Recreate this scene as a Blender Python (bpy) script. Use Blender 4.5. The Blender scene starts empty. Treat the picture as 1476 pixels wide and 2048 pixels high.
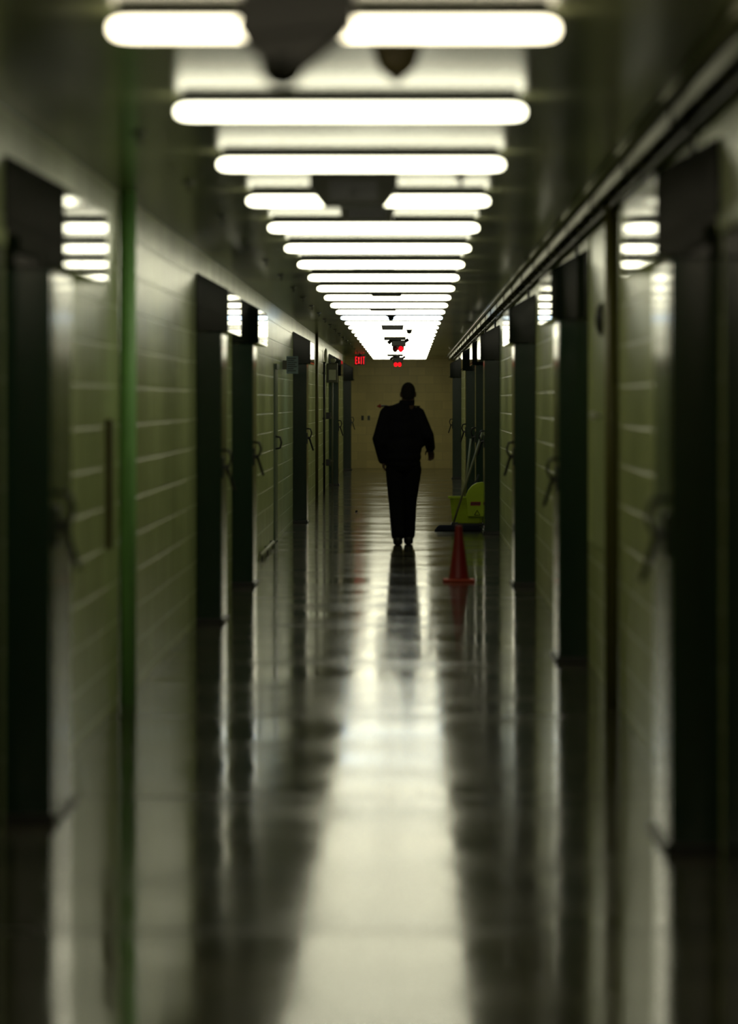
import bpy, bmesh, math, random
from mathutils import Vector, Matrix
random.seed(7)
C = bpy.context.scene.collection
PI = math.pi

# ------------------------------------------------------------------ camera
CAM_H = 1.583
FPX = 9000.0                       # focal length in pixels of the 1476x2048 frame
cd = bpy.data.cameras.new('camera')
cam = bpy.data.objects.new('camera', cd); C.objects.link(cam)
cam.location = (0, 0, CAM_H); cam.rotation_euler = (PI/2, 0, 0)
cd.sensor_fit = 'VERTICAL'; cd.sensor_height = 36.0; cd.sensor_width = 36.0*1476/2048
cd.lens = FPX/2048*36.0
cd.shift_x = -79/2048; cd.shift_y = -219/2048
cd.clip_start = 0.5; cd.clip_end = 400
cd.dof.use_dof = True; cd.dof.focus_distance = 72.0; cd.dof.aperture_fstop = 2.6
bpy.context.scene.camera = cam

# ------------------------------------------------------------------ world, exposure, lamp output
sc = bpy.context.scene
w = bpy.data.worlds.new('world'); sc.world = w; w.use_nodes = True
w.node_tree.nodes['Background'].inputs[0].default_value = (0, 0, 0, 1)
w.node_tree.nodes['Background'].inputs[1].default_value = 0
sc.view_settings.view_transform = 'Standard'; sc.view_settings.look = 'None'
sc.view_settings.gamma = 1; sc.view_settings.use_curve_mapping = False
sc.view_settings.exposure = 0.0
LAMP = 5.7
try: sc.cycles.max_bounces = 10; sc.cycles.diffuse_bounces = 6; sc.cycles.glossy_bounces = 6
except Exception: pass

# setting sizes
XL, XR, ZC = -1.515, 1.09, CAM_H+1.103
YB, YF = -7.0, 107.9

# ------------------------------------------------------------------ materials
def mat(name, col, rough=.5, metal=0, spec=.5, coat=0, emit=None, es=0):
    m = bpy.data.materials.new(name); m.use_nodes = True
    b = m.node_tree.nodes['Principled BSDF']
    b.inputs['Base Color'].default_value = (*col, 1)
    b.inputs['Roughness'].default_value = rough; b.inputs['Metallic'].default_value = metal
    b.inputs['Specular IOR Level'].default_value = spec
    b.inputs['Coat Weight'].default_value = coat
    if emit: b.inputs['Emission Color'].default_value = (*emit, 1); b.inputs['Emission Strength'].default_value = es
    # every material gets a little procedural mottling
    nt = m.node_tree; tc = nt.nodes.new('ShaderNodeTexCoord'); n = nt.nodes.new('ShaderNodeTexNoise')
    n.inputs['Scale'].default_value = 9; n.inputs['Detail'].default_value = 3
    r = nt.nodes.new('ShaderNodeMapRange'); r.inputs[3].default_value = .82; r.inputs[4].default_value = 1.18
    mx = nt.nodes.new('ShaderNodeMix'); mx.data_type = 'RGBA'; mx.blend_type = 'MULTIPLY'; mx.inputs[0].default_value = 1
    mx.inputs[6].default_value = (*col, 1)
    nt.links.new(tc.outputs['Object'], n.inputs[0]); nt.links.new(n.outputs[0], r.inputs[0])
    nt.links.new(r.outputs[0], mx.inputs[7]); nt.links.new(mx.outputs[2], b.inputs['Base Color'])
    return m

def wall_mat(name, col, mortar, axis, rough=.24, bump=.5, rowoff=0.0):
    m = bpy.data.materials.new(name); m.use_nodes = True; nt = m.node_tree; L = nt.links.new
    b = nt.nodes['Principled BSDF']
    tc = nt.nodes.new('ShaderNodeTexCoord'); sp = nt.nodes.new('ShaderNodeSeparateXYZ'); cb = nt.nodes.new('ShaderNodeCombineXYZ')
    L(tc.outputs['Object'], sp.inputs[0]); L(sp.outputs[axis], cb.inputs[0])
    ad = nt.nodes.new('ShaderNodeMath'); ad.inputs[1].default_value = rowoff; L(sp.outputs[2], ad.inputs[0]); L(ad.outputs[0], cb.inputs[1])
    br = nt.nodes.new('ShaderNodeTexBrick'); L(cb.outputs[0], br.inputs[0])
    br.inputs['Scale'].default_value = 1; br.inputs['Brick Width'].default_value = .406; br.inputs['Row Height'].default_value = .203
    br.inputs['Mortar Size'].default_value = .009; br.inputs['Mortar Smooth'].default_value = .5
    br.inputs['Color1'].default_value = (*col, 1); br.inputs['Color2'].default_value = (*[c*.86 for c in col], 1)
    br.inputs['Mortar'].default_value = (*mortar, 1)
    n = nt.nodes.new('ShaderNodeTexNoise'); n.inputs['Scale'].default_value = 3.0; n.inputs['Detail'].default_value = 6
    mp = nt.nodes.new('ShaderNodeMapping'); mp.inputs['Scale'].default_value = (1, 1, .25)
    L(tc.outputs['Object'], mp.inputs[0]); L(mp.outputs[0], n.inputs[0])
    r = nt.nodes.new('ShaderNodeMapRange'); r.inputs[3].default_value = .8; r.inputs[4].default_value = 1.15; L(n.outputs[0], r.inputs[0])
    mx = nt.nodes.new('ShaderNodeMix'); mx.data_type = 'RGBA'; mx.blend_type = 'MULTIPLY'; mx.inputs[0].default_value = 1
    L(br.outputs['Color'], mx.inputs[6]); L(r.outputs[0], mx.inputs[7]); L(mx.outputs[2], b.inputs['Base Color'])
    f = nt.nodes.new('ShaderNodeTexNoise'); f.inputs['Scale'].default_value = 60; f.inputs['Detail'].default_value = 3; L(tc.outputs['Object'], f.inputs[0])
    sub = nt.nodes.new('ShaderNodeMath'); sub.operation = 'MULTIPLY_ADD'; sub.inputs[1].default_value = -1
    f2 = nt.nodes.new('ShaderNodeMath'); f2.operation = 'MULTIPLY'; f2.inputs[1].default_value = .12; L(f.outputs[0], f2.inputs[0])
    L(br.outputs['Fac'], sub.inputs[0]); L(f2.outputs[0], sub.inputs[2])
    bp = nt.nodes.new('ShaderNodeBump'); bp.inputs['Strength'].default_value = bump; bp.inputs['Distance'].default_value = .004
    L(sub.outputs[0], bp.inputs['Height']); L(bp.outputs[0], b.inputs['Normal'])
    b.inputs['Roughness'].default_value = rough
    return m

def floor_mat():
    m = bpy.data.materials.new('polished_floor'); m.use_nodes = True; nt = m.node_tree; L = nt.links.new
    b = nt.nodes['Principled BSDF']; tc = nt.nodes.new('ShaderNodeTexCoord')
    n = nt.nodes.new('ShaderNodeTexNoise'); n.inputs['Scale'].default_value = 1.3; n.inputs['Detail'].default_value = 8; L(tc.outputs['Object'], n.inputs[0])
    cr = nt.nodes.new('ShaderNodeValToRGB'); cr.color_ramp.elements[0].color = (.035, .033, .022, 1); cr.color_ramp.elements[1].color = (.11, .105, .07, 1)
    cr.color_ramp.elements[0].position = .3; cr.color_ramp.elements[1].position = .75; L(n.outputs[0], cr.inputs[0])
    # transverse joints every 4.61 m and cracks
    sp = nt.nodes.new('ShaderNodeSeparateXYZ'); L(tc.outputs['Object'], sp.inputs[0])
    wn = nt.nodes.new('ShaderNodeTexNoise'); wn.inputs['Scale'].default_value = 2.5; L(tc.outputs['Object'], wn.inputs[0])
    ma = nt.nodes.new('ShaderNodeMath'); ma.operation = 'MULTIPLY_ADD'; ma.inputs[1].default_value = .05; L(wn.outputs[0], ma.inputs[0]); L(sp.outputs[1], ma.inputs[2])
    mo = nt.nodes.new('ShaderNodeMath'); mo.operation = 'WRAP'; mo.inputs[1].default_value = 4.61; mo.inputs[2].default_value = 0
    sh = nt.nodes.new('ShaderNodeMath'); sh.inputs[1].default_value = -18.1+46.1+2.3; L(ma.outputs[0], sh.inputs[0]); L(sh.outputs[0], mo.inputs[0])
    sb = nt.nodes.new('ShaderNodeMath'); sb.operation = 'SUBTRACT'; sb.inputs[1].default_value = 2.3; L(mo.outputs[0], sb.inputs[0])
    ab = nt.nodes.new('ShaderNodeMath'); ab.operation = 'ABSOLUTE'; L(sb.outputs[0], ab.inputs[0])
    lt = nt.nodes.new('ShaderNodeMath'); lt.operation = 'LESS_THAN'; lt.inputs[1].default_value = .03; L(ab.outputs[0], lt.inputs[0])
    mx = nt.nodes.new('ShaderNodeMix'); mx.data_type = 'RGBA'; mx.inputs[7].default_value = (.02, .018, .012, 1)
    L(lt.outputs[0], mx.inputs[0]); L(cr.outputs[0], mx.inputs[6]); L(mx.outputs[2], b.inputs['Base Color'])
    # roughness mottling
    n2 = nt.nodes.new('ShaderNodeTexNoise'); n2.inputs['Scale'].default_value = .9; n2.inputs['Detail'].default_value = 6; L(tc.outputs['Object'], n2.inputs[0])
    r = nt.nodes.new('ShaderNodeMapRange'); r.inputs[1].default_value = .3; r.inputs[2].default_value = .7; r.inputs[3].default_value = .06; r.inputs[4].default_value = .15
    L(n2.outputs[0], r.inputs[0])
    ra = nt.nodes.new('ShaderNodeMath'); ra.operation = 'MULTIPLY_ADD'; ra.inputs[1].default_value = .15; L(lt.outputs[0], ra.inputs[0]); L(r.outputs[0], ra.inputs[2])
    L(ra.outputs[0], b.inputs['Roughness'])
    # very low waves left by the polishing machine
    n3 = nt.nodes.new('ShaderNodeTexNoise'); n3.inputs['Scale'].default_value = .8; n3.inputs['Detail'].default_value = 3
    mp = nt.nodes.new('ShaderNodeMapping'); mp.inputs['Scale'].default_value = (1.2, 1, 1); L(tc.outputs['Object'], mp.inputs[0]); L(mp.outputs[0], n3.inputs[0])
    bp = nt.nodes.new('ShaderNodeBump'); bp.inputs['Strength'].default_value = .6; bp.inputs['Distance'].default_value = .006
    L(n3.outputs[0], bp.inputs['Height']); L(bp.outputs[0], b.inputs['Normal'])
    b.inputs['Specular IOR Level'].default_value = .32
    return m

def ceiling_mat():
    m = bpy.data.materials.new('ceiling_panels'); m.use_nodes = True; nt = m.node_tree; L = nt.links.new
    b = nt.nodes['Principled BSDF']; tc = nt.nodes.new('ShaderNodeTexCoord')
    sp = nt.nodes.new('ShaderNodeSeparateXYZ'); L(tc.outputs['Object'], sp.inputs[0])
    mo = nt.nodes.new('ShaderNodeMath'); mo.operation = 'WRAP'; mo.inputs[1].default_value = 1.22; mo.inputs[2].default_value = 0; L(sp.outputs[1], mo.inputs[0])
    lt = nt.nodes.new('ShaderNodeMath'); lt.operation = 'LESS_THAN'; lt.inputs[1].default_value = .03; L(mo.outputs[0], lt.inputs[0])
    n = nt.nodes.new('ShaderNodeTexNoise'); n.inputs['Scale'].default_value = 2; n.inputs['Detail'].default_value = 5; L(tc.outputs['Object'], n.inputs[0])
    cr = nt.nodes.new('ShaderNodeValToRGB'); cr.color_ramp.elements[0].color = (.16, .17, .09, 1); cr.color_ramp.elements[1].color = (.26, .27, .16, 1); L(n.outputs[0], cr.inputs[0])
    mx = nt.nodes.new('ShaderNodeMix'); mx.data_type = 'RGBA'; mx.inputs[7].default_value = (.05, .05, .03, 1)
    L(lt.outputs[0], mx.inputs[0]); L(cr.outputs[0], mx.inputs[6]); L(mx.outputs[2], b.inputs['Base Color'])
    b.inputs['Roughness'].default_value = .21
    bp = nt.nodes.new('ShaderNodeBump'); bp.inputs['Strength'].default_value = .4; bp.inputs['Distance'].default_value = .004; L(n.outputs[0], bp.inputs['Height']); L(bp.outputs[0], b.inputs['Normal'])
    return m

M = {}
M['wall_l'] = wall_mat('green_block_paint', (.52, .60, .28), (.70, .77, .44), 1, rough=.26, bump=.8, rowoff=-.045)  # mortar lighter than the blocks: lamp glints on the joints painted in
M['wall_r'] = wall_mat('olive_block_paint', (.53, .57, .25), (.70, .73, .43), 1, rough=.26, bump=.8, rowoff=-.045)  # pale mortar again carries the joints' gloss highlight as colour
M['wall_f'] = wall_mat('cream_block_paint', (.80, .66, .30), (.66, .54, .26), 0, rough=.4, bump=.6)
M['floor'] = floor_mat(); M['ceil'] = ceiling_mat()
M['dgreen'] = mat('dark_green_enamel', (.004, .009, .006), .05, spec=.3)
M['leaf'] = mat('dark_green_door_paint', (.008, .030, .019), .12)
M['black'] = mat('black_steel', (.012, .012, .013), .3)
M['steel'] = mat('galvanised_steel', (.30, .30, .24), .3, .8)
M['dsteel'] = mat('dull_dark_steel', (.05, .05, .035), .4, .4)
M['pgreen'] = mat('bright_green_pipe_paint', (.26, .54, .19), .45)
M['polive'] = mat('olive_brown_pipe_paint', (.11, .10, .03), .4)
M['lampbody'] = mat('lamp_housing_grey', (.12, .12, .11), .4)
M['olive'] = mat('olive_green_paint', (.48, .53, .22), .4)
M['plate'] = mat('painted_plate_grey', (.035, .037, .028), .5)
M['board'] = mat('pale_olive_gloss_paint', (.55, .60, .28), .24)
M['grey'] = mat('grey_metal', (.16, .16, .13), .4)
M['dgrey'] = mat('dark_grey_plastic', (.018, .016, .018), .35)
M['bluegrey'] = mat('blue_grey_sign', (.26, .36, .42), .4)
M['white'] = mat('off_white', (.7, .7, .6), .35)
M['cone'] = mat('red_orange_cone', (.26, .008, .008), .45)
M['coneb'] = mat('orange_cone_base', (.55, .07, .03), .5)
M['yellow'] = mat('yellow_green_plastic', (.50, .60, .015), .4)
M['redtxt'] = mat('red_print', (.35, .01, .02), .5)
M['wood'] = mat('pale_mop_handle', (.28, .26, .14), .5)
M['mop'] = mat('black_mop_yarn', (.006, .006, .012), .9)
M['cloth'] = mat('black_uniform_cloth', (.0045, .0045, .007), .9, spec=.1)
M['trou'] = mat('black_trouser_cloth', (.0045, .0045, .006), .9, spec=.1)
M['shoe'] = mat('black_leather', (.006, .006, .006), .5, spec=.3)
M['skin'] = mat('skin', (.06, .033, .022), .6, spec=.3)
M['hair'] = mat('short_dark_hair', (.012, .010, .008), .9, spec=.1)
M['redled'] = mat('red_lit_lens', (.3, 0, 0), .3, emit=(1, .004, .01), es=2.0)
M['exitred'] = mat('red_lit_letters', (.3, 0, 0), .3, emit=(1, .01, .02), es=1.1)
M['redtip'] = mat('dull_red_plastic', (.22, .015, .01), .6)
M['redlens'] = mat('dark_red_lens', (.10, .004, .006), .25)
M['doorg'] = mat('grey_green_door', (.10, .15, .11), .3)
M['brownbell'] = mat('brown_ceiling_fitting', (.10, .08, .04), .4)
def lamp_mat(name, col, k=1.0):
    return mat(name, (.8, .8, .75), .3, emit=col, es=LAMP*k)
M['l_warm'] = lamp_mat('warm_white_tube', (1, .90, .62))
M['l_white'] = lamp_mat('cool_white_tube', (1, .97, .70))
M['l_blue'] = lamp_mat('bluish_white_tube', (.70, .88, 1))

# ------------------------------------------------------------------ helpers
def tag(o, label=None, cat=None, group=None, kind=None):
    if label: o['label'] = label
    if cat: o['category'] = cat
    if group: o['group'] = group
    if kind: o['kind'] = kind
    return o
def empty(name, loc, label, cat, group=None):
    o = bpy.data.objects.new(name, None); C.objects.link(o); o.location = loc; o.empty_display_size = .1
    return tag(o, label, cat, group)
def obj(name, bm, m, parent=None, loc=None, smooth=False):
    me = bpy.data.meshes.new(name); bmesh.ops.recalc_face_normals(bm, faces=bm.faces); bm.to_mesh(me); bm.free()
    if m: me.materials.append(m)
    if smooth:
        for p in me.polygons: p.use_smooth = True
    o = bpy.data.objects.new(name, me); C.objects.link(o)
    if parent: o.parent = parent
    if loc: o.location = loc
    return o
def struct(name, bm, m, parent=None):
    o = obj(name, bm, m, parent)
    if not parent: o['kind'] = 'structure'
    return o
def box(bm, x0, x1, y0, y1, z0, z1, bev=0):
    r = bmesh.ops.create_cube(bm, size=1)['verts']
    for v in r: v.co = Vector(((x0+x1)/2+v.co.x*(x1-x0), (y0+y1)/2+v.co.y*(y1-y0), (z0+z1)/2+v.co.z*(z1-z0)))
    if bev:
        es = {e for v in r for e in v.link_edges}
        bmesh.ops.bevel(bm, geom=list(es), offset=bev, segments=2, affect='EDGES', profile=.6)
    return bm
def bx(*a, bev=0): return box(bmesh.new(), *a, bev=bev)
def tube(bm, pts, r, seg=12, cap=True):
    """swept tube along points; r a number or list"""
    pts = [Vector(p) for p in pts]; n = len(pts)
    rs = r if isinstance(r, (list, tuple)) else [r]*n
    rings = []
    prev = None
    for i, p in enumerate(pts):
        d = (pts[min(i+1, n-1)]-pts[max(i-1, 0)]).normalized()
        if prev is None:
            a = Vector((0, 0, 1)) if abs(d.z) < .9 else Vector((1, 0, 0))
            u = d.cross(a).normalized()
        else:
            u = (prev-d*prev.dot(d)).normalized()
        prev = u; v = d.cross(u)
        rings.append([bm.verts.new(p+rs[i]*(math.cos(2*PI*k/seg)*u+math.sin(2*PI*k/seg)*v)) for k in range(seg)])
    for a, b in zip(rings, rings[1:]):
        for k in range(seg): bm.faces.new((a[k], a[(k+1) % seg], b[(k+1) % seg], b[k]))
    if cap: bm.faces.new(rings[0][::-1]); bm.faces.new(rings[-1])
    return bm
def tb(pts, r, seg=12): return tube(bmesh.new(), pts, r, seg)
def lathe(bm, prof, c=(0, 0, 0), seg=28):
    """prof: list of (r, z)"""
    rings = []
    for r, z in prof:
        r = max(r, .0004)
        rings.append([bm.verts.new((c[0]+r*math.cos(2*PI*k/seg), c[1]+r*math.sin(2*PI*k/seg), c[2]+z)) for k in range(seg)])
    for a, b in zip(rings, rings[1:]):
        for k in range(seg): bm.faces.new((a[k], a[(k+1) % seg], b[(k+1) % seg], b[k]))
    bm.faces.new(rings[0][::-1]); bm.faces.new(rings[-1])
    return bm
def prism(bm, poly, y0, y1, bev=0):
    """poly in x,z extruded along y"""
    a = [bm.verts.new((x, y0, z)) for x, z in poly]; b = [bm.verts.new((x, y1, z)) for x, z in poly]
    fs = [bm.faces.new(a), bm.faces.new(b[::-1])]; n = len(poly)
    for i in range(n): fs.append(bm.faces.new((a[i], b[i], b[(i+1) % n], a[(i+1) % n])))
    if bev: bmesh.ops.bevel(bm, geom=list({e for f in fs for e in f.edges}), offset=bev, segments=2, affect='EDGES', profile=.6)
    return bm
def copy_tree(o, parent=None):
    c = o.copy(); C.objects.link(c)
    if parent: c.parent = parent
    for ch in list(o.children): copy_tree(ch, c)
    return c
def dep(s): return FPX/s            # distance at which one metre spans s pixels

# ------------------------------------------------------------------ the setting
struct('floor', bx(XL-.3, XR+.3, YB-.3, YF+.3, -.2, 0), M['floor'])
struct('ceiling', bx(XL-.3, XR+.3, YB-.3, YF+.3, ZC, ZC+.2), M['ceil'])
struct('wall_left', bx(XL-.25, XL, YB, YF, 0, ZC), M['wall_l'])
struct('wall_right', bx(XR, XR+.25, YB, YF, 0, ZC), M['wall_r'])
struct('wall_far', bx(XL-.25, XR+.25, YF, YF+.25, 0, ZC), M['wall_f'])
struct('wall_back', bx(XL-.25, XR+.25, YB-.25, YB, 0, ZC), M['wall_f'])

# flush doors right beside the camera side of the first sliding doors, and one further down the left wall
def flush_door(name, side, y0, y1, ztop, m, fm, handle=True):
    x = XL if side < 0 else XR
    s = -side
    fr = bmesh.new()
    for a, b in ((y0, y0+.06), (y1-.06, y1)): box(fr, min(x, x+s*.012), max(x, x+s*.012), a, b, 0, ztop)
    box(fr, min(x, x+s*.035), max(x, x+s*.035), y0+.06, y1-.06, ztop-.06, ztop)
    f = struct(name, fr, fm)
    obj('door_leaf', bx(min(x+s*.001, x+s*.016), max(x+s*.001, x+s*.016), y0+.065, y1-.065, .01, ztop-.065, bev=.003), m, f)
    if handle:
        px = x+s*.016
        obj('pull_handle', tb([(px, y0+.2, 1.06), (px+s*.05, y0+.2, 1.07), (px+s*.065, y0+.2, 1.13), (px+s*.05, y0+.2, 1.19), (px, y0+.2, 1.2)], .011), M['black'], f, smooth=True)
    return f
flush_door('door_1', -1, 15.3, 16.62, 2.22, M['leaf'], M['wall_l'], False)
flush_door('door_2', 1, 14.1, 15.38, 2.22, M['leaf'], M['wall_r'], False)
flush_door('door_3', -1, dep(178), dep(178)+1.15, 2.02, M['doorg'], M['doorg'])

# ------------------------------------------------------------------ ceiling tube lamps
def make_lamp():
    r = empty('ceiling_lamp', (0, 0, 0), '', 'ceiling lamp')
    hb = bmesh.new(); box(hb, -.60, .60, -.15, .15, -.036, 0, bev=.003)
    obj('housing', hb, M['lampbody'], r)
    # acrylic wrap lens with rounded lower edges and rounded ends
    bm = bmesh.new()
    ring = []
    for i in range(9):
        a = PI*i/8
        ring.append((.145*math.copysign(abs(math.cos(a))**.7, math.cos(a)) if i != 4 else 0, -.038-.049*math.sin(a)**.5 if 0 < i < 8 else -.038))
    rows = []
    for x, k in ((-.628, .30), (-.622, .62), (-.608, .86), (-.585, .97), (-.56, 1), (.56, 1), (.585, .97), (.608, .86), (.622, .62), (.628, .30)):
        rows.append([bm.verts.new((x, y*k, -.062+(z+.062)*k)) for y, z in ring])
    for a, b in zip(rows, rows[1:]):
        n = len(a)
        for i in range(n): bm.faces.new((a[i], a[(i+1) % n], b[(i+1) % n], b[i]))
    bm.faces.new(rows[0]); bm.faces.new(rows[-1][::-1])
    obj('diffuser', bm, M['l_white'], r, smooth=True)
    return r
ORD = ['nearest', 'second', 'third', 'fourth', 'fifth', 'sixth', 'seventh', 'eighth', 'ninth', 'tenth', 'eleventh', 'twelfth', 'thirteenth',
       'fourteenth', 'fifteenth', 'sixteenth', 'seventeenth', 'eighteenth']
SPECIAL = {0: 'nearest glowing tube lamp, at the top edge, cut in two by a dark hanging camera',
           1: 'long glowing tube lamp, second from the top of the photo, nothing in front',
           2: 'long glowing tube lamp just above the dark tapered ceiling box',
           3: 'glowing tube lamp whose middle is hidden by the dark tapered ceiling box',
           4: 'glowing tube lamp right behind the smaller green-grey ceiling box',
           12: 'bluish-white tube lamp with blue-tinged ends behind a small camera dome'}
proto = make_lamp()
protos = {'l_white': proto}
for mk in ('l_warm', 'l_blue'):
    p = copy_tree(proto)
    for ch in p.children:
        if ch.name.startswith('diffuser'):
            ch.data = ch.data.copy(); ch.data.materials[0] = M[mk]
    protos[mk] = p
used = set()
PITCH, Y0L = 3.575, 12.6
for k in range(-5, 27):
    y = Y0L+PITCH*k
    if y > YF-.5: continue
    mk = 'l_warm' if k < 1 else ('l_blue' if k == 12 else 'l_white')
    o = protos[mk] if mk not in used else copy_tree(protos[mk]); used.add(mk)
    o.location = (-.208, y, ZC)
    if k < 0: lab = 'tube lamp on the ceiling above or behind the camera, out of the frame'
    elif k in SPECIAL: lab = SPECIAL[k]
    elif k < 18: lab = '%s glowing white tube lamp counted from the near end of the ceiling row' % ORD[k]
    else: lab = 'glowing white tube lamp among the tightly stacked far end of the ceiling row'
    tag(o, lab, 'ceiling lamp', 'tube lamps in a row down the ceiling')

# ------------------------------------------------------------------ sliding doors
def make_sliding(side):
    s = -side                                   # direction from wall into the corridor
    r = empty('sliding_door', (0, 0, 0), '', 'sliding door')
    X = lambda d: s*d
    def b2(d0, d1, y0, y1, z0, z1, bev=0): return bx(min(X(d0), X(d1)), max(X(d0), X(d1)), y0, y1, z0, z1, bev=bev)
    h = obj('operator_housing', prism(bmesh.new(), [(X(.0005), 2.09), (X(.23), 2.09), (X(.23), 2.39), (X(.0005), 2.515)], 0, 2.3, bev=.005), M['dgreen'], r)
    sc_ = bmesh.new()
    for yy in (.05, .8, 1.5, 2.25):
        tube(sc_, [(X(.2299), yy, 2.12), (X(.234), yy, 2.12)], .008, 8)
    obj('cover_screws', sc_, M['black'], h)
    col = obj('lock_column', b2(.0005, .175, .02, .14, .0, 2.088, bev=.004), M['leaf'], r)
    obj('column_foot', b2(.0005, .19, .0, .15, .0, .04, bev=.004), M['black'], col)
    leaf = bmesh.new()
    box(leaf, *sorted((X(.125), X(.178))), .145, 1.02, .02, 2.088, bev=.004)
    lf = obj('door_leaf', leaf, M['leaf'], r)
    obj('floor_guide', b2(.11, .195, .145, 1.06, .0, .018, bev=.003), M['black'], r)
    obj('hanger_bracket', b2(.05, .12, .35, .8, 1.98, 2.089, bev=.003), M['black'], r)
    hd = bmesh.new(); x0 = .178
    tube(hd, [(X(x0-.004), .3, 1.24), (X(x0+.045), .3, 1.235), (X(x0+.062), .3, 1.18), (X(x0+.045), .3, 1.125), (X(x0-.004), .3, 1.12)], .011, 10)
    obj('pull_handle', hd, M['black'], lf, smooth=True)
    lv = bmesh.new()
    tube(lv, [(X(x0-.004), .22, 1.12), (X(x0+.035), .22, 1.11), (X(x0+.05), .22, 1.06), (X(x0+.085), .22, .95)], [.016, .015, .013, .012], 10)
    box(lv, *sorted((X(x0-.002), X(x0+.012))), .17, .27, 1.04, 1.19, bev=.003)
    obj('lever', lv, M['black'], lf)
    return r
doors_l = [(534, 'large blurred dark green sliding door at the left edge of the photo'),
           (280, 'dark green sliding door on left wall, near one of the close pair right of the green pipe'),
           (233, 'dark green sliding door on left wall, far one of the close pair right of the green pipe'),
           (152.6, 'dark green sliding door on left wall beside the small blue-grey projecting sign'),
           (105, 'dark sliding door on left wall behind the grey wall unit and its pipes'),
           (86, 'dark green sliding door farthest down the left wall, nearest the exit sign')]
doors_r = [(573, 'large blurred dark green sliding door at the right edge of the photo'),
           (330, 'tall dark green sliding door on right wall, second from the camera'),
           (233, 'dark green sliding door on right wall with a loop handle, third from the camera'),
           (167, 'dark green sliding door on right wall directly beside the yellow mop bucket'),
           (148, 'dark sliding door on right wall just behind the yellow mop bucket'),
           (126, 'dark sliding door on right wall, second from the far wall'),
           (96.8, 'dark green sliding door on right wall, the last one before the far wall')]
for side, lst, xw in ((-1, doors_l, XL), (1, doors_r, XR)):
    pr = make_sliding(side)
    for i, (s, lab) in enumerate(lst):
        o = pr if i == 0 else copy_tree(pr)
        o.location = (xw, dep(s), 0)
        tag(o, lab, 'sliding door', 'sliding doors along the %s wall' % ('left' if side < 0 else 'right'))

# ------------------------------------------------------------------ cable ladder and conduits, upper right corner
t = empty('cable_ladder', (.958, YB+.1, ZC-.055), 'long thin cable ladder running under the ceiling along the right wall', 'cable ladder')
ya, yb = 0, YF-YB-.3
obj('side_rail', bx(-.006, .006, ya, yb, -.03, .03), M['steel'], t)
obj('side_rail', bx(.074, .086, ya, yb, -.045, .015), M['dsteel'], t)
rung_me = None
for k in range(90):
    y = 18+k*1.03
    if y > yb: break
    if rung_me is None:
        bm = bmesh.new(); tube(bm, [(.0, 0, -.012), (.08, 0, -.03)], .011, 6); rg = obj('rung', bm, M['steel'], t, loc=(0, y, 0)); rung_me = rg.data
    else:
        rg = bpy.data.objects.new('rung', rung_me); C.objects.link(rg); rg.parent = t; rg.location = (0, y, 0)
hb0 = None
for k in range(28):
    y = 9+k*3.575-YB
    if hb0 is None:
        bm = bmesh.new(); box(bm, -.012, .088, -.02, .02, -.055, -.047); box(bm, -.014, -.006, -.006, .006, -.055, .0548); box(bm, .084, .09, -.006, .006, -.055, .0548)
        hb0 = obj('hanger', bm, M['dsteel'], t, loc=(0, y, 0))
    elif y < yb:
        h = hb0.copy(); C.objects.link(h); h.parent = t; h.location = (0, y, 0)
tag(obj('conduit', tb([(.922, YB+.05, ZC-.020), (.922, YF-.05, ZC-.020)], .018, 14), M['steel'], smooth=True),
    'shiny straight metal pipe along the ceiling, left of the cable ladder', 'pipe')
tag(obj('conduit', tb([(XR-.019, YB+.05, ZC-.075), (XR-.019, YF-.05, ZC-.075)], .016, 14), M['dsteel'], smooth=True),
    'dark straight pipe along the top of the right wall, below the cable ladder', 'pipe')
for i, (s, lab) in enumerate(doors_r):
    y = dep(s)+1.1
    bm = tb([(XR-.03, y, 2.50), (XR-.03, y, ZC-.10)], .012, 8)
    bm2 = bm; tube(bm2, [(XR-.03, y, ZC-.10), (XR-.03, y, ZC-.085)], .012, 8)
    tag(obj('drop_conduit', bm2, M['dsteel']), 'short thin pipe dropping onto the housing of the ' + ['nearest right-hand door', 'second right-hand door', 'third right-hand door', 'right-hand door beside the bucket', 'right-hand door behind the bucket', 'right-hand door second from far wall', 'last right-hand door'][i], 'pipe', 'drop pipes above right doors')

# ------------------------------------------------------------------ vertical pipes and wall fittings
def vpipe(name, x, y, z0, z1, r, m, label, feet=True):
    t = empty(name, (x, y, z0), label, 'pipe')
    obj('pipe', tb([(0, 0, 0), (0, 0, z1-z0)], r, 20), m, t, smooth=True)
    if feet:
        s = -1 if x < 0 else 1
        bm = bmesh.new()
        for z in (.5, 1.3, 2.1):
            if z < z1-z0: box(bm, *sorted((0, s*((XR-x) if s > 0 else (x-XL)))), -.012, .012, z-.015, z+.015); tube(bm, [(0, 0, z-.02), (0, 0, z+.02)], r*1.12, 20)
        obj('wall_clamp', bm, m, t)
    return t
vpipe('wall_pipe', XL+.046, dep(382), 0, ZC, .043, M['pgreen'], 'bright green vertical pipe on the left wall, floor to ceiling', feet=False)
vpipe('wall_pipe', XR-.04, dep(387), 0, ZC, .036, M['polive'], 'olive brown vertical pipe on the right wall, floor to ceiling', feet=False)
vpipe('wall_pipe', XL+.03, dep(123.5), 0, ZC, .024, M['polive'], 'thin olive vertical pipe on left wall beyond the sign, floor to ceiling', feet=False)
vpipe('wall_pipe', XL+.028, dep(113.4), 0, 2.3, .02, M['black'], 'thin black vertical pipe on left wall before the grey wall unit')
vpipe('wall_pipe', XL+.10, dep(107.5), 0, 1.95, .016, M['grey'], 'thin pale vertical pipe rising to the grey wall unit')
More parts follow.
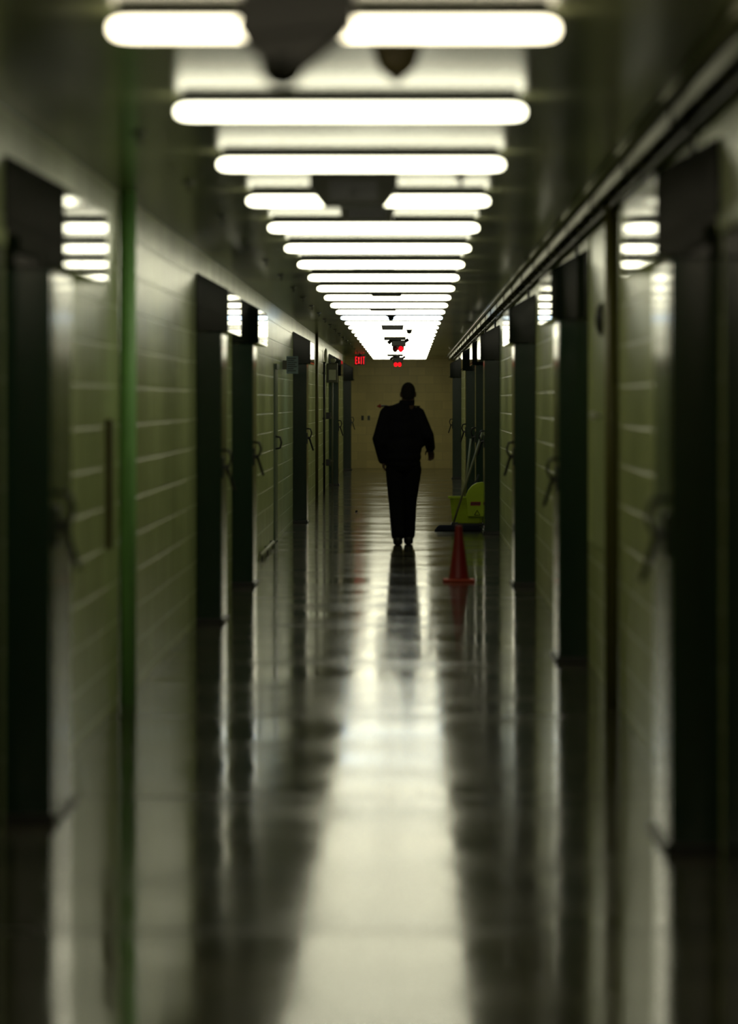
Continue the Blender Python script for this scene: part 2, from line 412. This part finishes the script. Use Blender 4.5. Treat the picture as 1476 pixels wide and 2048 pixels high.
tag(obj('wall_bar', bx(XL+.001, XL+.03, dep(400), dep(396.5), .85, 1.5, bev=.004), M['polive']), 'dark narrow upright bar on left wall, left of the green pipe', 'bar')
# shallow painted board on the right wall
t = empty('wall_board', (XR, 23.42, .77), 'tall pale olive board on right wall between second door and brown pipe', 'wall board')
obj('panel', bx(-.02, -.0005, 0, 2.95, 0, ZC-.77-.14, bev=.004), M['board'], t)
obj('edge_strip', bx(-.034, -.0005, 2.95, 3.0, 0, ZC-.77-.14, bev=.003), M['board'], t)
# wall device and white knob
t = empty('wall_alarm', (XR-.072, dep(362), 2.04), 'dark blurred oval alarm high on the pale board of right wall', 'alarm')
bm = lathe(bmesh.new(), [(.03, 0), (.036, .01), (.036, .035), (.02, .045)], seg=24)
for v in bm.verts: v.co = Vector((-.0+v.co.x*1.0+.05, -v.co.z, v.co.y*2.6))
obj('body', bm, M['black'], t, smooth=True)
bm = lathe(bmesh.new(), [(.018, .0), (.016, .01), (.001, .016)], seg=20)
for v in bm.verts: v.co = Vector((v.co.x+.05, -.045-v.co.z, v.co.y-.02))
obj('lens', bm, M['dgrey'], t, smooth=True)
bm = lathe(bmesh.new(), [(.012, 0), (.012, .03), (.024, .036), (.026, .05), (.016, .064), (.001, .067)], seg=24)
for v in bm.verts: v.co = Vector((XR-.021-v.co.z, dep(361)+v.co.x, 1.51+v.co.y))
tag(obj('door_bell_push', bm, M['white'], smooth=True), 'small round white push button on the right wall at head height', 'push button')
# low pale strip at the foot of the left wall
t = empty('foot_rail', (XL, dep(198), 0), 'short pale metal rail at the foot of left wall before flush door', 'rail')
obj('rail', tb([(.03, 0, .05), (.03, 4.0, .05)], .018, 12), M['white'], t, smooth=True)
bm = bmesh.new()
for y in (.2, 2, 3.8): box(bm, .001, .03, y-.02, y+.02, .03, .07); box(bm, .02, .04, y-.02, y+.02, 0, .04)
obj('bracket', bm, M['grey'], t)
# projecting sign
sy = dep(166)
t = empty('projecting_sign', (XL, sy, 1.93), 'small blue-grey sign with printed lines projecting from left wall', 'sign')
obj('panel', bx(.045, .185, -.004, .004, 0, .21, bev=.002), M['bluegrey'], t)
bm = bmesh.new()
for i in range(7):
    w_ = [.10, .08, .11, .09, .11, .07, .10][i]
    box(bm, .06, .06+w_, -.006, -.0042, .18-.025*i, .19-.025*i)
obj('printed_lines', bm, M['dgrey'], t)
obj('bracket', bx(.0005, .05, -.008, .008, .05, .16), M['grey'], t)
# paper notice on first left column
# grey wall unit (emergency battery light) and small boxes by the far left door
uy = dep(108)
t = empty('wall_unit', (XL, uy, 1.95), 'pale grey box unit fixed high on left wall before the far doors', 'wall unit')
obj('body', bx(.0005, .2, 0, .35, 0, .36, bev=.015), M['grey'], t)
obj('lamp_head', lathe(bmesh.new(), [(.02, 0), (.045, .03), (.05, .07), (.03, .09)], (.12, .1, .36)), M['white'], t, smooth=True)
obj('front_plate', bx(.04, .17, -.012, .0, .05, .24, bev=.004), M['white'], t)
for z, lab in ((1.28, 'small dark box at handle height below the grey wall unit'), (.42, 'small dark box near the floor below the grey wall unit')):
    t = empty('junction_box', (XL, dep(109), z), lab, 'junction box', 'junction boxes below the grey unit')
    obj('body', bx(.0005, .09, 0, .1, 0, .12, bev=.005), M['dsteel'], t)
    obj('cover', bx(.0, .085, -.006, 0, .008, .112, bev=.002), M['black'], t)
# white rounded mirror end beside the wall unit
bm = lathe(bmesh.new(), [(.001, -.03), (.09, -.02), (.13, 0), (.13, .012), (.09, .03)], seg=28)
for v in bm.verts: v.co = Vector((XL+.035+v.co.z, dep(113)+.6+v.co.x, 2.42+v.co.y))
tag(obj('round_mirror', bm, M['white'], smooth=True), 'pale rounded disc high on left wall above the black pipe', 'mirror')
# switch plates on the far wall
for px, lab, m in ((725, 'left one of two small switch plates on the far wall', 'black'), (737.5, 'right one of two small switch plates on the far wall', 'grey')):
    x = (px-817)/83.4; z = CAM_H-31/83.4
    t = empty('switch_plate', (x, YF, z), lab, 'switch', 'switch plates on the far wall')
    obj('plate', bx(-.03, .03, -.008, 0, -.057, .057, bev=.002), M[m if m == 'grey' else 'dsteel'], t)
    obj('toggle', bx(-.008, .008, -.03, -.008, -.02, .02, bev=.002), M['black'], t)

# ------------------------------------------------------------------ fittings under the ceiling
def place(px, s): return (px-817)/s
# near camera housing, hanging dome, top edge of the photo
s = 840; y = dep(s); xc = place(590, s)
t = empty('hanging_camera', (xc, y, ZC), 'big blurred dark hanging camera in front of the nearest tube lamp', 'camera')
obj('mount_plate', bx(-.09, .11, -.08, .08, -.03, 0, bev=.004), M['dgrey'], t)
obj('bracket', prism(bmesh.new(), [(-.125, -.18), (-.14, -.21), (-.12, -.245), (.14, -.215), (.15, -.03), (-.125, -.03)], -.06, .06, bev=.006), M['dgrey'], t)
obj('body', prism(bmesh.new(), [(-.125, -.20), (.145, -.18), (.12, -.23), (.03, -.305), (-.01, -.315), (-.05, -.31), (-.09, -.28), (-.12, -.25)], -.05, .07, bev=.008), M['dgrey'], t)
bm = bmesh.new(); bmesh.ops.create_uvsphere(bm, u_segments=24, v_segments=16, radius=.055)
for v in bm.verts: v.co += Vector((-.03, 0, -.30)); 
o = obj('dome', bm, M['black'], t, smooth=True)
s = 670; y = dep(s)
t = empty('smoke_detector', (place(793, s), y, ZC), 'brownish tapered ceiling fitting right of the big hanging camera', 'detector')
obj('base', lathe(bmesh.new(), [(.078, 0), (.078, -.04), (.07, -.055)]), M['brownbell'], t, smooth=True)
obj('chamber', lathe(bmesh.new(), [(.07, -.055), (.062, -.09), (.042, -.12), (.024, -.132)]), M['brownbell'], t, smooth=True)
obj('lens', lathe(bmesh.new(), [(.024, -.131), (.016, -.143), (.004, -.148)]), M['black'], t, smooth=True)
# tapered ceiling boxes and flat plates
def cbox(px, y, w, h, taper, m, label, name='ceiling_box', cat='ceiling box', dpt=.3):
    x = px
    t = empty(name, (x, y, ZC), label, cat)
    obj('body', prism(bmesh.new(), [(-w/2, 0), (w/2, 0), (w/2, -h*.45), (w/2-taper, -h), (-w/2+taper, -h), (-w/2, -h*.45)], 0, dpt, bev=min(.003, h*.1)), m, t)
    obj('front_grille', bx(-w/2+taper+.03, w/2-taper-.03, -.006, 0, -h*.85, -h*.25), M['black'], t)
    if h > .05: obj('indicator', bx(-.012, .012, -.01, -.005, -h*.7, -h*.6), M['plate'], t)
    return t
cbox(place(707, 417), dep(417), .42, .155, .065, M['dgreybox'] if 'dgreybox' in M else M['dsteel'], 'dark tapered box under the ceiling hiding the middle of a tube lamp')
cbox(place(734, 358), dep(358), .30, .085, .012, M['grey'], 'smaller green-grey box under the ceiling, behind the dark tapered box')
cbox(place(747, 252), dep(252), .34, .067, .03, M['plate'], 'thin grey plate under the ceiling, nearest of three thin plates', 'ceiling_plate', 'ceiling plate')
cbox(place(773, 205), dep(205), .32, .064, .02, M['plate'], 'thin grey plate under the ceiling, middle of three thin plates', 'ceiling_plate', 'ceiling plate')
cbox(place(766, 178), dep(178), .32, .069, .02, M['plate'], 'thin grey plate under the ceiling, farthest of three thin plates', 'ceiling_plate', 'ceiling plate')
cbox(place(785, 149), dep(149), .30, .123, .01, M['dgrey'], 'dark rectangular box under the ceiling between two small camera domes')
def dome(px, s, h, label):
    t = empty('camera_dome', (place(px, s), dep(s), ZC), label, 'camera', 'small ceiling camera domes')
    obj('base', lathe(bmesh.new(), [(.062, 0), (.062, -h*.55), (.045, -h*.62), (.034, -h*.7)]), M['dgrey'], t, smooth=True)
    obj('dome', lathe(bmesh.new(), [(.033, -h*.69), (.034, -h*.85), (.027, -h*.95), (.012, -h)]), M['black'], t, smooth=True)
dome(782, 166, .112, 'small dark camera dome in front of the bluish tube lamp, left one')
dome(818.5, 141, .124, 'small dark camera dome, right of and behind the dark rectangular box')
# small sprinkler by the third lamp
t = empty('sprinkler_head', (place(921, 408), dep(408), ZC), 'tiny dark sprinkler head at the right end of the third tube lamp', 'sprinkler')
obj('escutcheon', lathe(bmesh.new(), [(.035, 0), (.03, -.008)]), M['dgrey'], t)
obj('head', lathe(bmesh.new(), [(.008, -.005), (.008, -.03), (.018, -.034), (.018, -.038)]), M['black'], t)
# hanging red beacons
def beacon(px, s, label, drop, lit):
    t = empty('hanging_beacon', (place(px, s), dep(s), ZC), label, 'warning light', 'red lights hanging from the ceiling')
    obj('ceiling_plate', bx(-.22, .12, -.06, .2, -.11, 0, bev=.003), M['dgrey'], t)
    obj('stem', bx(-.03, .05, .0, .08, -drop*.5, -.109), M['dgrey'], t)
    bm = bmesh.new(); box(bm, -.10, .12, -.03, .12, -drop*.72, -drop*.40, bev=.01)
    obj('housing', bm, M['dgrey'], t)
    obj('camera_arm', tb([(-.02, 0, -drop*.35), (-.12, -.01, -drop*.45), (-.15, -.02, -drop*.55)], [.02, .028, .03], 10), M['dgrey'], t)
    obj('side_head', tb([(.10, 0, -drop*.5), (.16, -.02, -drop*.36)], [.02, .026], 10), M['dgrey'], t)
    bm = bmesh.new()
    for q in ((-.04, .045) if lit == 2 else (.045,)):
        r = bmesh.ops.create_uvsphere(bm, u_segments=16, v_segments=10, radius=.045)['verts']
        for v in r: v.co = Vector((v.co.x*.85+q, v.co.y*.9-.035, v.co.z*1.05-drop*.9+.005))
    obj('lit_lens', bm, M['redled'], t, smooth=True)
    if lit == 1:
        bm = bmesh.new(); bmesh.ops.create_uvsphere(bm, u_segments=16, v_segments=10, radius=.045)
        for v in bm.verts: v.co = Vector((v.co.x*.85-.045, v.co.y*.9-.035, v.co.z*1.05-drop*.9+.005))
        obj('unlit_lens', bm, M['redlens'], t, smooth=True)
    obj('lens_holder', bx(-.085, .095, -.02, .1, -drop*.93, -drop*.7, bev=.004), M['dgrey'], t)
beacon(796, 126, 'hanging warning unit with one red light glowing, the nearer of the two', .29, 1)
beacon(795, 93, 'hanging warning light with two red lenses glowing, lower and farther of the two', .325, 2)
# ceiling fittings in a row on the left of the lamps
g0 = None
y = 18.4; k = 0
while y < YF-2:
    if g0 is None:
        g0 = empty('ceiling_hook', (-1.103, y, ZC), '', 'ceiling hook')
        obj('plate', lathe(bmesh.new(), [(.03, 0), (.028, -.008)], seg=16), M['black'], g0)
        obj('hook', tb([(0, 0, -.006), (0, 0, -.02), (.014, 0, -.03), (.006, 0, -.043), (-.008, 0, -.038)], .005, 8), M['black'], g0)
        o = g0
    else: o = copy_tree(g0); o.location = (-1.103, y, ZC)
    tag(o, 'small dark hook, one of a spaced row on the ceiling left of the lamps', 'ceiling hook', 'ceiling hooks left of the lamps')
    y += 4.1
# exit sign
s = 88; x = place(720, s)
t = empty('exit_sign', (x, dep(s), ZC), 'small red lit exit sign hanging near the far wall', 'exit sign')
obj('housing', bx(-.125, .125, -.02, .03, -.255, -.035, bev=.006), M['dgrey'], t)
obj('hanger', bx(-.03, .03, -.01, .02, -.04, 0), M['dgrey'], t)
def letters(txt, w, h, x0, z0, yf, stroke):
    bm = bmesh.new(); n = len(txt); cw = w/n
    for i, ch in enumerate(txt):
        a = x0+i*cw+cw*.1; b = a+cw*.8; c = (a+b)/2; st = stroke
        if ch == 'E':
            box(bm, a, a+st, yf-.004, yf, z0, z0+h)
            for zz in (z0, z0+h/2-st/2, z0+h-st): box(bm, a, b, yf-.004, yf, zz, zz+st)
        elif ch == 'X':
            for sg in (1, -1):
                tube(bm, [(c-sg*(b-a)/2+sg*st/2, yf-.002, z0+st/2), (c+sg*(b-a)/2-sg*st/2, yf-.002, z0+h-st/2)], st*.55, 6)
        elif ch == 'I': box(bm, c-st/2, c+st/2, yf-.004, yf, z0, z0+h)
        elif ch == 'T': box(bm, c-st/2, c+st/2, yf-.004, yf, z0, z0+h); box(bm, a, b, yf-.004, yf, z0+h-st, z0+h)
    return bm
obj('letters', letters('EXIT', .225, .17, -.1125, -.23, -.0205, .02), M['exitred'], t)

# ------------------------------------------------------------------ traffic cone
s = 227; x = (918-817)/s; y = dep(s)+.14
t = empty('traffic_cone', (x, y, 0), 'red traffic cone standing on the floor in front of the yellow mop bucket', 'traffic cone')
bm = bmesh.new(); box(bm, -.14, .14, -.14, .14, 0, .026, bev=.01)
obj('base', bm, M['coneb'], t)
obj('cone', lathe(bmesh.new(), [(.098, .026), (.092, .035), (.088, .04), (.03, .47), (.028, .492), (.022, .497), (.019, .485), (.016, .3)], seg=32), M['cone'], t, smooth=True)

# ------------------------------------------------------------------ mop bucket
s = 160; y = dep(s); x0 = .50
t = empty('mop_bucket', (.72, y, 0), 'yellow-green wheeled mop bucket with wringer by the right wall', 'mop bucket')
def taper(bm, lo, hi, z0, z1, bev=.015):
    """lo/hi: (x0,x1,y0,y1)"""
    vs = []
    for (a, b, c, d), z in ((lo, z0), (hi, z1)):
        vs.append([bm.verts.new(p) for p in ((a, c, z), (b, c, z), (b, d, z), (a, d, z))])
    fs = [bm.faces.new(vs[0][::-1]), bm.faces.new(vs[1])]
    for i in range(4): fs.append(bm.faces.new((vs[0][i], vs[0][(i+1) % 4], vs[1][(i+1) % 4], vs[1][i])))
    if bev: bmesh.ops.bevel(bm, geom=list({e for f in fs for e in f.edges}), offset=bev, segments=3, affect='EDGES', profile=.5)
    return bm
bm = bmesh.new()
def tub(bm, rows):
    rings = []
    for (a, b_, c, d), z in rows:
        q = .04; pts = [(a+q, c), (b_-q, c), (b_, c+q), (b_, d-q), (b_-q, d), (a+q, d), (a, d-q), (a, c+q)]
        rings.append([bm.verts.new((px, py, z)) for px, py in pts])
    for u, v in zip(rings, rings[1:]):
        for i in range(8): bm.faces.new((u[i], u[(i+1) % 8], v[(i+1) % 8], v[i]))
    bm.faces.new(rings[0][::-1]); bm.faces.new(rings[-1])
tub(bm, [((-.16, .19, -.12, .12), .07), ((-.17, .20, -.13, .13), .085), ((-.20, .22, -.16, .16), .385), ((-.225, .228, -.178, .178), .388),
         ((-.225, .228, -.178, .178), .412), ((-.195, .21, -.15, .15), .412), ((-.165, .19, -.125, .125), .12), ((-.16, .185, -.12, .12), .10)])
obj('bucket', bm, M['yellow'], t)
# wringer: side press with curved top
bm = bmesh.new()
poly = [(.02, .16), (.235, .16), (.235, .585), (.20, .592), (.13, .58), (.07, .545), (.025, .49), (.0, .43), (.0, .38), (.02, .30)]
prism(bm, poly, -.186, -.02, bev=.008)
wr = obj('wringer', bm, M['yellow'], t)
obj('press_handle', tb([(.1, -.0, .55), (.14, .04, .62), (.16, .08, .68)], .014, 10), M['black'], wr)
bm = bmesh.new()
prism(bm, [(.05, .30), (.175, .30), (.18, .345), (.055, .345)], -.1885, -.186)
obj('red_mark', bm, M['redtxt'], wr)
bm = bmesh.new()
for i in range(6): box(bm, .062+i*.019, .074+i*.019, -.1895, -.1886, .312, .334)
obj('dark_print', bm, M['black'], wr)
bm = bmesh.new()      # caution triangle outline
for a, b in (((.10, .18), (.17, .18)), ((.17, .18), (.135, .24)), ((.135, .24), (.10, .18))):
    tube(bm, [(a[0], -.187, a[1]), (b[0], -.187, b[1])], .0035, 6)
obj('caution_triangle', bm, M['dgreen'], wr)
obj('frame', bx(-.19, .215, -.15, .15, .045, .075, bev=.006), M['black'], t)
for dx in (-.16, .18):
    for dy in (-.12, .12):
        bm = tb([(dx-.012, dy, .025), (dx+.012, dy, .025)], .025, 16)
        box(bm, dx-.018, dx+.018, dy-.01, dy+.01, .025, .05)
        obj('caster', bm, M['black'], t)
# dust mop lying before the bucket, handle leaning to the wall
mx, my = .56, dep(162.5)
t = empty('dust_mop', (mx, my, 0), 'wide black dust mop with pale handle leaning across the yellow bucket', 'mop')
bm = bmesh.new(); taper(bm, (-.25, .34, -.07, .07), (-.19, .30, -.04, .04), 0, .075, .02)
obj('mop_head', bm, M['mop'], t)
obj('swivel_clamp', bx(-.03, .05, -.025, .025, .065, .11, bev=.006), M['black'], t)
obj('handle', tb([(-.01, .0, .09), (.355, -.02, 1.24)], .013, 12), M['wood'], t, smooth=True)
t = empty('wet_mop', (.70, dep(160)+.03, .1), 'pale upright mop handle standing in the yellow bucket', 'mop')
obj('handle', tb([(-.0, .0, .3), (.08, .03, 1.03)], .013, 12), M['wood'], t, smooth=True)
bm = bmesh.new()
for i in range(14):
    a = 2*PI*i/14
    tube(bm, [(0, 0, .31), (.03*math.cos(a), .03*math.sin(a), .22), (.05*math.cos(a), .05*math.sin(a), .08)], .012, 6)
obj('mop_yarn', bm, M['white'], t)
# scrap on the floor
bm = bmesh.new(); bmesh.ops.create_icosphere(bm, subdivisions=2, radius=.022)
for v in bm.verts: v.co = v.co*random.uniform(.75, 1.2); v.co.z = v.co.z*.7
mnz = min(v.co.z for v in bm.verts)
for v in bm.verts: v.co += Vector((place(713, 138.5), dep(138.5), -mnz))
tag(obj('floor_scrap', bm, M['black']), 'tiny dark crumpled scrap on the floor left of the person', 'litter')

# ------------------------------------------------------------------ person walking away
def capsule(bm, a, b, ra, rb, seg=16, flat=1.0):
    """closed tapered capsule; flat scales thickness along world y"""
    a, b = Vector(a), Vector(b); d = (b-a); L = d.length; d = d.normalized() if L > 1e-6 else Vector((0, 0, 1))
    pts, rs = [], []
    for i in range(7):
        t_ = -PI/2+PI/2*i/6; pts.append(a+d*ra*math.sin(t_)); rs.append(max(ra*math.cos(t_), .0005))
    for i in range(7):
        t_ = PI/2*i/6; pts.append(b+d*rb*math.sin(t_)); rs.append(max(rb*math.cos(t_), .0005))
    n0 = len(bm.verts)
    u0 = d.cross(Vector((0, 1, 0)) if abs(d.y) < .9 else Vector((1, 0, 0))).normalized(); v0 = d.cross(u0)
    rings = []
    for p, r in zip(pts, rs):
        rings.append([bm.verts.new(p+r*(math.cos(2*PI*k/seg)*u0+math.sin(2*PI*k/seg)*v0)) for k in range(seg)])
    for q, r in zip(rings, rings[1:]):
        for k in range(seg): bm.faces.new((q[k], q[(k+1) % seg], r[(k+1) % seg], r[k]))
    bm.faces.new(rings[0][::-1]); bm.faces.new(rings[-1])
    if flat != 1.0:
        for ring in rings:
            for v in ring:
                # distance from axis in y
                tt = (v.co-a).dot(d); ax = a+d*tt
                v.co.y = ax.y+(v.co.y-ax.y)*flat
def ell(bm, c, r):
    vs = bmesh.ops.create_uvsphere(bm, u_segments=24, v_segments=16, radius=1)['verts']
    for v in vs: v.co = Vector((c[0]+v.co.x*r[0], c[1]+v.co.y*r[1], c[2]+v.co.z*r[2]))
def fuse(name, bm, m, parent, vox, sm):
    o = obj(name, bm, m, parent, smooth=True)
    r = o.modifiers.new('remesh', 'REMESH'); r.mode = 'VOXEL'; r.voxel_size = vox; r.use_smooth_shade = True
    s_ = o.modifiers.new('smooth', 'SMOOTH'); s_.factor = .5; s_.iterations = sm
    bpy.context.view_layer.update()
    dg = bpy.context.evaluated_depsgraph_get(); me = bpy.data.meshes.new_from_object(o.evaluated_get(dg))
    o.modifiers.clear(); o.data = me
    if not me.materials: me.materials.append(m)
    for p in me.polygons: p.use_smooth = True
    return o
PY = 50.0
P = empty('person', (0, PY, 0), 'person in dark uniform walking down the middle of the corridor, one elbow bent', 'person')
# joints (x right, y away, z up)
shL, shR = (-.245, 0, 1.455), (.105, 0, 1.455)
elL, wrL = (-.335, -.05, 1.18), (-.285, .02, .95)
elR, wrR = (.215, -.08, 1.22), (.243, .12, 1.085)
hipL, knL, anL = (-.15, 0, .90), (-.135, -.03, .50), (-.118, -.16, .10)
hipR, knR, anR = (.04, 0, .90), (.005, .06, .50), (.000, .08, .09)
b = bmesh.new()
# head, neck, ears, nose, jaw
HX = -.004
ell(b, (HX, .01, 1.705), (.077, .095, .098))
ell(b, (HX, .03, 1.645), (.062, .075, .082))
capsule(b, (HX-.01, -.005, 1.46), (HX, .0, 1.62), .078, .073)
for sx in (-1, 1): ell(b, (HX+sx*.082, .0, 1.672), (.010, .018, .032))
ell(b, (HX, .115, 1.668), (.013, .018, .025)); ell(b, (HX, .10, 1.585), (.028, .02, .02))
ell(b, (HX, .103, 1.625), (.024, .010, .009)); ell(b, (HX, .098, 1.705), (.055, .012, .012))
# torso and limbs under the clothes
ell(b, (-.07, 0, 1.33), (.17, .11, .2)); ell(b, (-.065, .01, 1.08), (.16, .11, .2)); ell(b, (-.06, 0, .92), (.155, .11, .12))
for sh, el, wr in ((shL, elL, wrL), (shR, elR, wrR)):
    capsule(b, (-.07, 0, 1.45), sh, .07, .06); capsule(b, sh, el, .05, .042); capsule(b, el, wr, .042, .028)
for h, k, a in ((hipL, knL, anL), (hipR, knR, anR)):
    capsule(b, h, k, .082, .055); capsule(b, k, a, .054, .038); capsule(b, a, (a[0], a[1]+.13, .05), .035, .03)
# hands: palm, four fingers, thumb
def hand(wr, dirv, side, curl, face=None):
    wr = Vector(wr); d = Vector(dirv).normalized()
    inw = Vector(face or (-side, 0, 0)); inw = (inw-d*inw.dot(d)).normalized(); ac = d.cross(inw).normalized()   # ac: across the knuckles
    if (ac.y < 0 and not face) or (face and ac.x > 0): ac = -ac
    pc = wr+d*.05
    for q in (-.024, -.008, .008, .024): capsule(b, wr+d*.015+ac*q*.6, wr+d*.085+ac*q, .017, .015, 10)
    for q, L in ((-.027, .058), (-.009, .068), (.009, .074), (.027, .066)):
        p0 = wr+d*.088+ac*q; p1 = p0+(d*math.cos(curl)+inw*math.sin(curl))*L*.45
        p2 = p1+(d*math.cos(curl*2)+inw*math.sin(curl*2))*L*.32; p3 = p2+(d*math.cos(curl*2.6)+inw*math.sin(curl*2.6))*L*.23
        capsule(b, p0, p1, .0105, .010, 10); capsule(b, p1, p2, .010, .0092, 10); capsule(b, p2, p3, .0092, .008, 10)
    t0 = wr+d*.025+ac*.028; t1 = t0+(d*.7+ac*.75+inw*.3).normalized()*.036; t2 = t1+(d*.9+ac*.2+inw*.5).normalized()*.03
    capsule(b, t0, t1, .013, .010, 10); capsule(b, t1, t2, .010, .008, 10)
hand(wrL, (.12, .05, -1), -1, .35)
hand(wrR, (.12, .15, -.95), 1, .45, (-.3, -1, 0))
body = fuse('body', b, M['skin'], P, .006, 2)
# hair: short crop on the skull
hb = bmesh.new(); ell(hb, (HX, .0, 1.712), (.080, .093, .097)); ell(hb, (HX, -.03, 1.665), (.070, .062, .075))
hr = fuse('hair', hb, M['hair'], P, .008, 3)
# jacket
j = bmesh.new()
ell(j, (-.07, 0, 1.40), (.185, .14, .14)); ell(j, (-.07, 0, 1.27), (.20, .15, .22)); ell(j, (-.065, .01, 1.08), (.215, .165, .2)); ell(j, (-.062, .0, .98), (.205, .155, .13))
capsule(j, (-.055, 0, 1.49), (-.02, 0, 1.55), .135, .082); capsule(j, (-.06, 0, 1.49), (-.235, 0, 1.47), .085, .075)
for sh, el, wr in ((shL, elL, wrL), (shR, elR, wrR)):
    capsule(j, (-.07, 0, 1.46), sh, .09, .072); capsule(j, sh, el, .078, .066); capsule(j, el, wr, .068, .055)
capsule(j, (-.22, 0, 1.30), (-.27, -.02, 1.15), .09, .09)
capsule(j, (.06, 0, 1.38), (.135, -.02, 1.14), .10, .06)
jk = fuse('jacket', j, M['cloth'], P, .010, 5)
c = bmesh.new(); 
for k_ in range(3): lathe(c, [(.092-.004*k_, .0+.02*k_), (.092-.004*k_, .022+.02*k_)], (-.026+.006*k_, 0, 1.548), 24)
cl = fuse('collar', c, M['cloth'], P, .008, 2)
for sx, nm in ((-1, 'L'), (1, 'R')):
    e = bmesh.new(); x_ = -.07+sx*.15
    prism(e, [(x_-.05, 1.535-.0), (x_+.05, 1.53), (x_+.05, 1.545), (x_-.05, 1.552)], -.03, .03, bev=.004)
    obj('epaulette', e, M['cloth'], P)
be = bmesh.new()
n_ = 32
ringv = []
for z_, g in ((.885, 0), (.93, 0)):
    ringv.append([be.verts.new((-.06+.196*math.cos(2*PI*i/n_), .148*math.sin(2*PI*i/n_), z_)) for i in range(n_)])
be.faces.new(ringv[0][::-1]); be.faces.new(ringv[1])
for i in range(n_): be.faces.new((ringv[0][i], ringv[0][(i+1) % n_], ringv[1][(i+1) % n_], ringv[1][i]))
obj('belt', be, M['cloth'], P)
# trousers
tr = bmesh.new(); ell(tr, (-.06, 0, .90), (.192, .145, .13))
for h, k, a, rr in ((hipL, knL, anL, .107), (hipR, knR, anR, .107)):
    capsule(tr, (h[0], h[1], .84), k, rr, .09); capsule(tr, k, (a[0], a[1], .12), .088, .074)
capsule(tr, (-.06, 0, .82), (-.06, .0, .75), .1, .05)
ell(tr, (.10, 0, .76), (.035, .05, .09))
fuse('trousers', tr, M['trou'], P, .010, 4)
for a in (anL, anR):
    sh_ = bmesh.new(); capsule(sh_, (a[0], a[1]-.035, .05), (a[0], a[1]+.17, .042), .054, .048)
    capsule(sh_, (a[0], a[1], .07), (a[0], a[1], .13), .054, .05)
    ell(sh_, (a[0], a[1]-.04, .018), (.043, .05, .018)); ell(sh_, (a[0], a[1]+.14, .015), (.05, .09, .015))
    for v in sh_.verts: v.co.z = max(v.co.z, 0)
    o = fuse('shoe', sh_, M['shoe'], P, .008, 2)
    mz = min(v.co.z for v in o.data.vertices)
    o.location.z = -mz
# shoulder microphone with red tip sticking out on the left shoulder
bm = tb([(-.24, 0, 1.545), (-.27, 0, 1.545), (-.325, 0, 1.543)], .011, 8)
arm = obj('shoulder_microphone', bm, M['dgrey'], P)
bm = bmesh.new(); tube(bm, [(-.305, 0, 1.543), (-.308, 0, 1.543), (-.325, 0, 1.542), (-.352, 0, 1.54)], [.012, .026, .020, .003], 10)
tag(obj('microphone_tip', bm, M['redtip'], arm), 'dull red pointed tip')
